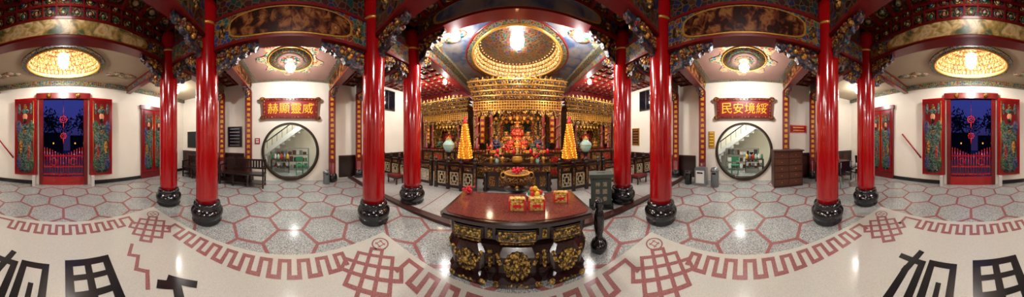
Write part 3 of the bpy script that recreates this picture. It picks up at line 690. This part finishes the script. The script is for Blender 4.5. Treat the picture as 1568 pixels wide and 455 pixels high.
for s in(-1,1):
    altar_table('side_offering_table',s*2.1-.62,s*2.1+.62,4.5,4.95,.85)
    x=s*1.78; y=4.72
    mb=MB(); mb.lathe([(.2,0),(.22,.04),(.16,.08),(.18,.1)],(x,y,.85),'redd',16)
    T=15
    for t in range(T):
        r=.26-.012*t; z=.95+t*.08; mb.lathe([(r,0),(r,.02),(r-.03,.025),(r-.03,.08)],(x,y,z),'tower',18)
        k=int(2*PI*r/.07)
        for i in range(k): a=2*PI*i/k; mb.sph((x+r*math.cos(a),y+r*math.sin(a),z+.045),(.022,.022,.028),'lampw' if (i+t)%3==0 else 'tower',6,4)
    mb.lathe([(.06,0),(.08,.05),(.05,.12),(.03,.16),(.04,.2),(.002,.3)],(x,y,.95+T*.08),'flower',10)
    mb.obj('prayer_lamp_tower')
    x=s*2.42; mb=MB(); mb.lathe([(.14,0),(.15,.04),(.07,.1),(.06,.2),(.13,.28),(.14,.32)],(x,y,.85),'wood',12)
    mb.lathe([(.09,0),(.14,.04),(.22,.18),(.22,.28),(.13,.38),(.1,.4),(.12,.43)],(x,y,1.17),'porc',20); mb.ring((x,y,1.4),.222,.01,'gold',seg=20,t=5); mb.lathe([(.12,0),(.08,.06),(.02,.1),(.001,.14)],(x,y,1.6),'gold',12)
    mb.obj('celadon_vase')
# ------------------------------------------------------------------ fence
def fence(x0,x1,y,n,z0=.05):
    mb=MB(); dx=(x1-x0)/n
    for k in range(n+1):
        x=x0+k*dx; mb.bb(x-.05,x+.05,y-.05,y+.05,z0,z0+.84,'wood'); mb.lathe([(.06,0),(.065,.03),(.03,.05),(.055,.09),(.05,.13),(.002,.17)],(x,y,z0+.84),'wood',12); mb.box((x,y-.052,z0+.45),(.05,.01,.5),'cgold2')
    mb.bb(x0,x1,y-.03,y+.03,z0+.72,z0+.79,'wood'); mb.bb(x0,x1,y-.03,y+.03,z0+.06,z0+.13,'wood'); mb.bb(x0,x1,y-.02,y+.02,z0+.56,z0+.6,'wood')
    for k in range(n):
        a=x0+k*dx+.08;b=x0+(k+1)*dx-.08;zb=z0+.15;zt=z0+.54;c=(a+b)/2;zc=(zb+zt)/2
        def bar(u0,u1,w0,w1): mb.n+=1; mb.bb(u0,u1,y-.028-.0002*(mb.n%7),y+.012,w0,w1,'lat')
        t=.012
        bar(a,b,zb,zb+2*t);bar(a,b,zt-2*t,zt);bar(a,a+2*t,zb,zt);bar(b-2*t,b,zb,zt)
        W=(b-a);H=zt-zb
        bar(a+W*.25,b-W*.25,zc-H*.25,zc-H*.25+2*t);bar(a+W*.25,b-W*.25,zc+H*.25-2*t,zc+H*.25);bar(a+W*.25,a+W*.25+2*t,zc-H*.25,zc+H*.25);bar(b-W*.25-2*t,b-W*.25,zc-H*.25,zc+H*.25)
        bar(c-t,c+t,zb,zc-H*.25);bar(c-t,c+t,zc+H*.25,zt);bar(a,a+W*.25,zc-t,zc+t);bar(b-W*.25,b,zc-t,zc+t)
        for e in(.12,.88): bar(a+W*e-t,a+W*e+t,zb,zb+H*.25);bar(a+W*e-t,a+W*e+t,zt-H*.25,zt)
        mb.box((c,y-.01,z0+.66),(W*.7,.03,.08),'cgold2')
    mb.obj('wooden_balustrade')
for s in(-1,1):
    a,b=sorted((s*1.22,s*2.55)); fence(a,b,4.06,3); a,b=sorted((s*2.75,s*5.35)); fence(a,b,4.06,5)
    mb=MB(); mb.bb(s*3.9-.25,s*3.9+.25,3.3,3.65,.3,.36,'redd'); mb.bb(s*3.9-.25,s*3.9+.25,3.3,3.65,.24,.3,'wood')
    for dx in(-.22,.22):
        for dy in(3.33,3.62): mb.bb(s*3.9+dx-.02,s*3.9+dx+.02,dy-.02,dy+.02,.05,.24,'wood')
    mb.obj('kneeling_stool')
# ------------------------------------------------------------------ front offering table
def loft(mb,layers,c,mat,ch=.05):
    vs=[];fs=[]
    for z,hx_,hy_ in layers:
        q=ch
        for a,b in((-hx_+q,-hy_),(hx_-q,-hy_),(hx_,-hy_+q),(hx_,hy_-q),(hx_-q,hy_),(-hx_+q,hy_),(-hx_,hy_-q),(-hx_,-hy_+q)): vs.append((c[0]+a,c[1]+b,c[2]+z))
    n=len(layers)
    for j in range(n-1):
        for i in range(8): fs.append((j*8+i,j*8+(i+1)%8,(j+1)*8+(i+1)%8,(j+1)*8+i))
    fs+=[tuple(reversed(range(8))),tuple((n-1)*8+i for i in range(8))]; mb.add(vs,fs,mat)
mb=MB(); yc=1.95
L0=[(0,.82,.34),(.05,.83,.35),(.07,.78,.31),(.12,.76,.3),(.2,.82,.35),(.32,.83,.36),(.4,.8,.33),(.43,.74,.28),(.46,.78,.31),(.48,.82,.35),(.62,.83,.36),(.655,.88,.4)]
loft(mb,L0,(0,yc,0),'tab')
loft(mb,[(.655,.9,.42),(.665,.92,.44),(.7,.92,.44),(.715,.905,.425)],(0,yc,0),'tab'); loft(mb,[(.715,.86,.385),(.72,.86,.385)],(0,yc,0),'tabletop')
rr=random.Random(11)
for cx,hw in((0,.25),(-.56,.2),(.56,.2)):
    loft(mb,[(0,hw+.02,.41),(.05,hw+.03,.42),(.09,hw-.03,.37),(.17,hw,.41),(.33,hw,.41),(.41,hw-.04,.36),(.43,hw-.06,.33),(.47,hw-.02,.37),(.49,hw,.4),(.62,hw,.4)],(cx,yc,0),'tab',.05)
    yf=yc-.405
    mb.box((cx,yf+.005,.555),(hw*1.6,.02,.1),'tgold'); mb.box((cx,yf,.555),(hw*1.35,.02,.065),'tab')
    for k in range(11): mb.sph((cx-hw*.6+k*hw*.12,yf-.012,.555+.012*math.sin(k*2.1)),(.02,.012,.024),'tgold',7,5)
    R0=.13 if cx==0 else .1
    mb.lathe([(.001,.02),(R0,.018),(R0+.008,0)],(cx,yf-.008,.26),'tgold',24,R=Matrix.Rotation(PI/2,4,'X'))
    for k in range(16):
        a=k*PI/8; mb.sph((cx+R0*1.0*math.cos(a),yf-.02,.26+R0*math.sin(a)),(.022,.014,.022),'tgold',7,5)
    for k in range(26):
        a=rr.random()*2*PI; r=rr.random()**.5*R0*.85; mb.sph((cx+r*math.cos(a),yf-.03,.26+r*math.sin(a)),(rr.uniform(.01,.024),.014,rr.uniform(.01,.022)),rr.choice(['tgold','tgold','tab']),7,5)
    mb.sph((cx,yf-.045,.27),(.035,.025,.035),'tgold',10,7)
    for e in(-1,1):
        for k in range(4): mb.sph((cx+e*(hw-.03-.012*k),yf-.004,.36-.035*k+.012*(k%2)),(.026,.012,.018),'tgold',7,5)
        mb.sph((cx+e*(hw-.02),yf-.01,.045),(.04,.02,.03),'tgold',8,5)
    for k in range(5): mb.sph((cx-hw*.4+k*hw*.2,yf-.012,.035+.01*(k%2)),(.022,.01,.014),'tgold',7,5)
    mb.box((cx,yf+.045,.45),(hw*1.5,.02,.014),'tgold')
for s in(-1,1):
    for k in range(6): mb.sph((s*.305,yc-.355-.01,.2+k*.03),(.022+.01*(k%2),.02,.018),'tgold',7,5)
    mb.box((s*.305,yc-.36,.555),(.05,.02,.09),'tgold')
    for k in range(2):
        y=yc-.17+k*.34; mb.box((s*.83,y,.555),(.02,.24,.09),'tgold'); mb.lathe([(.001,.02),(.1,.02),(.11,0)],(s*.835,y,.26),'tgold',20,R=Matrix.Rotation(s*PI/2,4,'Y'))
        for j in range(14): a=rr.random()*2*PI; r=rr.random()**.5*.09; mb.sph((s*.86,y+r*math.cos(a),.26+r*math.sin(a)),(.014,.018,.018),'tgold',6,4)
mb.obj('carved_offering_table')
def gift(x,y,r):
    mb=MB(); mb.T=Matrix.Translation((x,y,.72))@Matrix.Rotation(r,4,'Z')@Matrix.Scale(1.12,4)
    mb.bb(-.09,.09,-.06,.06,0,.1,'pkg'); mb.bb(-.075,.075,-.065,.065,.02,.08,'pkg'); 
    for e in(-1,1): mb.bb(e*.085-.01,e*.085+.01,-.063,.063,0,.104,'flower')
    mb.bb(-.045,.045,-.069,-.064,.035,.065,'flower'); mb.box((0,0,.106),(.17,.1,.012),'pkg'); 
    for k in range(10): mb.sph((-.08+k*.0178,-.045,.118),(.012,.015,.014),'pkg',6,4)
    mb.obj('gift_box')
gift(0,1.86,0);gift(.25,1.85,-.1);gift(.62,2.0,-.25)
mb=MB(); x,y=.27,2.16; mb.lathe([(.06,0),(.05,.02),(.13,.05),(.14,.06),(.12,.055)],(x,y,.72),'porc',20)
for k in range(6): mb.sph((x+.075*math.cos(k),y+.06*math.sin(k),.8),.042,['apple','yel','orange','plast','apple','yel'][k],10,7)
mb.sph((x,y,.86),.042,'yel',10,7); mb.sph((x-.05,y,.855),.038,'orange',10,7)
mb.obj('fruit_plate')
mb=MB(); x,y=-.78,2.22; mb.lathe([(.03,0),(.04,.03),(.025,.05)],(x,y,.72),'red',10)
for k in range(20): mb.sph((x+rnd.gauss(0,.03),y+rnd.gauss(0,.03),.79+rnd.gauss(0,.02)),.02,'flower',6,4)
mb.obj('red_flower_bouquet')
mb=MB(); x,y=0,3.0
mb.lathe([(.3,0),(.32,.05),(.2,.1),(.16,.3),(.18,.5),(.28,.55),(.3,.6)],(x,y,.05),'wood',20)
mb.lathe([(.12,0),(.2,.04),(.28,.14),(.27,.2),(.22,.23),(.26,.26),(.24,.265),(.1,.23)],(x,y,.65),'cgold2',24); mb.ring((x,y,.91),.255,.018,'gold',seg=28,t=6)
for e in(-1,1): mb.ring((x+e*.28,y,.86),.06,.014,'gold','Y',16,6)
for k in range(3): a=k*2.09+.5; mb.tube((x+.16*math.cos(a),y+.16*math.sin(a),.72),(x+.2*math.cos(a),y+.2*math.sin(a),.64),.03,.04,'gold')
for k in range(26): mb.sph((x+rnd.gauss(0,.06),y+rnd.gauss(0,.05),.96+rnd.gauss(0,.035)),.028,'flower',6,4)
mb.obj('incense_burner')
mb=MB(); mb.lathe([(.1,0),(.12,.03),(.13,.08),(.1,.13),(.06,.16),(.05,.22),(.075,.3),(.08,.5),(.06,.56),(.045,.6),(.07,.63),(.06,.68),(.07,.72),(.001,.75)],(1.13,1.78,0),'black',20); mb.obj('turned_stone_post')
mb=MB(); mb.T=Matrix.Translation((1.84,2.82,.05))@Matrix.Rotation(-.5,4,'Z')
mb.bb(-.27,.27,-.2,.2,0,.1,'black'); mb.bb(-.23,.23,-.16,.16,.1,.7,'greyst'); mb.bb(-.27,.27,-.2,.2,.7,.78,'greyst'); mb.bb(-.19,.19,-.17,-.16,.14,.66,'greyst')
for k in range(2):
    for j in range(3): glyph(mb,'神恩浩蕩國泰'[k*3+j],(-.08+.16*k,-.172,.56-.16*j),.1,(1,0,0),(0,0,1),.005,'lat')
mb.bb(-.1,.1,-.02,.02,.78,.782,'black'); mb.obj('stone_donation_box')
# ------------------------------------------------------------------ wall furniture
def bench(y0,y1,s):
    W=XW-.42
    mb=MB(); x0,x1=(s*(W-.1),s*(W-.58)); a,b=sorted((x0,x1)); mb.bb(a,b,y0,y1,.4,.45,'wood')
    n=3
    for k in range(n+1):
        y=y0+.04+(y1-y0-.08)*k/n
        for x in(a+.04,b-.04): mb.bb(x-.025,x+.025,y-.025,y+.025,0,.4,'wood')
        xb=s*(W-.12); mb.bb(xb-.025,xb+.025,y-.025,y+.025,.45,.9,'wood')
        if k in(0,n): xf=s*(W-.55); mb.bb(xf-.025,xf+.025,y-.025,y+.025,.45,.68,'wood'); mb.bb(a,b,y-.03,y+.03,.66,.7,'wood')
    xb=s*(W-.12)
    for z in(.55,.84): mb.bb(xb-.02,xb+.02,y0,y1,z,z+.06,'wood')
    m=int((y1-y0)/.1)
    for k in range(m): y=y0+.05+k*(y1-y0-.1)/(m-1); mb.bb(xb-.01,xb+.01,y-.035,y+.035,.6,.84,'wood')
    mb.bb(a+.03,b-.03,y0+.02,y1-.02,.12,.15,'wood'); mb.obj('wooden_bench')
bench(-2.5,-.85,-1); bench(-4.3,-2.7,-1)
def frame(name,s,y,z,w,h,m1,m2,lines=None):
    mb=MB(); x=s*(XW-.02); mb.box((x,y,z),(.03,w,h),m1); mb.box((x-s*.012,y,z),(.03,w-.08,h-.08),m2)
    if lines:
        r=int(h/.13)
        for k in range(r): mb.box((x-s*.03,y,z+h/2-.1-k*(h-.18)/max(1,r-1)),(.006,w*.7,.03),lines)
    mb.obj(name)
frame('framed_notice',-1,-2.25,1.72,.62,.85,'wood','glass','steel'); frame('wall_television',-1,-4.35,1.6,.9,.8,'black','glass'); frame('red_wall_notice',-1,-1.29,1.55,.2,.22,'red','white','red')
frame('framed_scroll',1,1.28,1.6,.24,.65,'gold','yel','wood'); frame('framed_plaque',1,5.2,1.75,.5,.9,'gold','brown','gold'); frame('red_wall_banner',1,-2.2,2.05,.7,.3,'flower','red','gold'); frame('red_poster',1,-3.3,1.5,.5,.9,'flower','red','gold')
for s,n in((-1,'window_1'),(1,'window_2')):
    mb=MB(); mb.box((s*(XW-.02),4.5,3.55),(.04,.85,1.0),'bronze')
    for y in(4.29,4.71): mb.box((s*(XW-.035),y,3.55),(.03,.36,.9),'glass')
    mb.obj(n)
def bin_(x,y,r,h,m): 
    mb=MB(); mb.lathe([(r*.85,0),(r,.03),(r,h*.8),(r*1.05,h*.82),(r*1.02,h*.86),(r*.8,h*.97),(r*.3,h)],(x,y,0),m,18); mb.ring((x,y,h*.82),r*1.05,.01,'black',seg=18,t=5); mb.box((x-math.copysign(r,x)*.98,y,h*.7),(.03,r*.8,h*.08),'black'); mb.obj('trash_bin')
bin_(-5.1,1.3,.12,.5,'steel'); bin_(4.85,1.98,.14,.5,'black'); bin_(4.85,1.0,.14,.66,'steel')
mb=MB(); mb.bb(4.75,5.05,1.3,1.7,0,.6,'steel'); mb.bb(4.735,4.75,1.35,1.65,.1,.53,'white'); mb.bb(4.73,4.74,1.4,1.6,.43,.48,'black'); mb.bb(4.77,5.03,1.33,1.67,.6,.63,'steel'); mb.obj('air_purifier')
mb=MB(); mb.bb(4.65,5.15,-2.0,-.98,0,1.2,'brown'); mb.bb(4.6,5.17,-2.04,-.96,1.2,1.25,'brown')
for r in range(5):
    for c in range(2):
        mb.bb(4.635,4.65,-1.96+c*.49,-1.51+c*.49,.08+r*.225,.27+r*.225,'cab'); mb.sph((4.63,-1.735+c*.49,.175+r*.225),.014,'gold',8,5)
mb.obj('drawer_cabinet')
mb=MB(); mb.bb(4.2,4.9,-3.9,-2.6,.72,.76,'brown'); mb.bb(4.22,4.88,-3.88,-2.62,.6,.72,'wood')
for x in(4.25,4.85):
    for y in(-3.85,-2.65): mb.bb(x-.03,x+.03,y-.03,y+.03,0,.6,'wood')
mb.obj('wooden_desk')
mb=MB(); mb.box((4.6,-2.85,1.03),(.03,.42,.5),'white',ry=.15); mb.box((4.59,-3.3,1.03),(.03,.42,.48),'flower',ry=.15)
mb.box((4.65,-3.06,.775),(.2,.9,.03),'wood'); mb.box((4.57,-2.85,1.2),(.012,.36,.08),'red',ry=.15); mb.obj('prayer_list_board')
def chair(x,y,r):
    mb=MB(); mb.T=Matrix.Translation((x,y,0))@Matrix.Rotation(r,4,'Z')
    mb.bb(-.21,.21,-.21,.21,.42,.46,'black'); mb.box((0,.2,.72),(.4,.03,.34),'black',rx=.1)
    for a in(-.19,.19):
        for b in(-.19,.19): mb.tube((a,b,0),(a*.95,b*.95,.42),.015,.015,'steel',6)
        mb.tube((a,.19,.44),(a,.22,.86),.014,.014,'steel',6)
    mb.obj('folding_chair')
chair(3.85,-3.1,1.5);chair(3.8,-3.75,1.7);chair(4.6,-4.4,3.0)
# ------------------------------------------------------------------ lamps and added fill lights
K=1.35
def addlight(loc,e,r=.08,col=(1,.972,.94)):
    L=bpy.data.lights.new('lamp_and_fill_light','POINT'); L.energy=e*K; L.shadow_soft_size=r; L.color=col
    o=bpy.data.objects.new('lamp_and_fill_light',L); o.location=loc; sc.collection.objects.link(o)
def lampfix(x,y,zt,r,drop,e):
    mb=MB(); mb.lathe([(.05,0),(.05,-.02),(.012,-.03),(.012,-drop)],(x,y,zt),'gold',12)
    mb.lathe([(.03,0),(r,-.02),(r*1.05,-.07),(r*.9,-.13),(r*.5,-.18),(.001,-.2)],(x,y,zt-drop),'lamp',20); mb.ring((x,y,zt-drop-.04),r+.005,.012,'gold',seg=20,t=5)
    mb.obj('ceiling_lamp'); addlight((x,y,zt-drop-.33),e)
for s in(-1,1):
    lampfix(s*4.05,0,3.8,.14,.1,120)
    lampfix(s*1.48,3.25,4.3,.11,.06,90)
    lampfix(s*2.95,5.4,4.2,.08,.05,55); lampfix(s*4.2,5.2,4.2,.08,.05,45)
    lampfix(s*4.0,-4.0,3.65,.1,.05,45)
addlight((0,4.3,4.12),85,.15,(1,.93,.8)); addlight((0,4.9,4.7),110,.1,(1,.9,.72)); addlight((0,-3.95,3.45),90,.12); addlight((0,-3.7,3.95),25,.08,(1,.92,.78))
addlight((0,0,4.2),85,.3); addlight((0,-2.2,4.1),15,.2)
for x in(-1,1): addlight((x,5.2,2.6),7,.1,(1,.85,.6))  # warm point lights before the main shrine, without a lamp body
addlight((0,5.45,2.2),9,.08,(1,.4,.18)); addlight((0,5.4,1.5),5,.06,(1,.45,.2))  # added red fill lights for the deity, no fixture there
for s in(-1,1): addlight((s*3.35,5.7,2.3),9,.1,(1,.85,.6))
# world
w=bpy.data.worlds.new('dusk'); sc.world=w; w.use_nodes=True; nt=w.node_tree; bg=nt.nodes['Background']
tc=nt.nodes.new('ShaderNodeTexCoord'); sp=nt.nodes.new('ShaderNodeSeparateXYZ'); nt.links.new(tc.outputs['Generated'],sp.inputs[0])
nt.links.new(ramp(nt,sp.outputs[2],[(0,'#2a2450'),(.12,'#34357a'),(.5,'#2c3f9a')]),bg.inputs['Color']); bg.inputs['Strength'].default_value=.9
# ------------------------------------------------------------------ camera (panoramic, cylindrical projection)
cam=bpy.data.cameras.new('camera'); co=bpy.data.objects.new('camera',cam); sc.collection.objects.link(co)
co.location=(0,0,1.6); co.rotation_euler=(PI/2,0,0); cam.type='PANO'; sc.camera=co
f=221.2
cam.panorama_type='CENTRAL_CYLINDRICAL'
cam.central_cylindrical_range_u_min=-792/f; cam.central_cylindrical_range_u_max=(1568-792)/f
cam.central_cylindrical_range_v_min=-(455-214)/f; cam.central_cylindrical_range_v_max=214/f
cam.central_cylindrical_radius=1.0
sc.view_settings.view_transform='Standard'
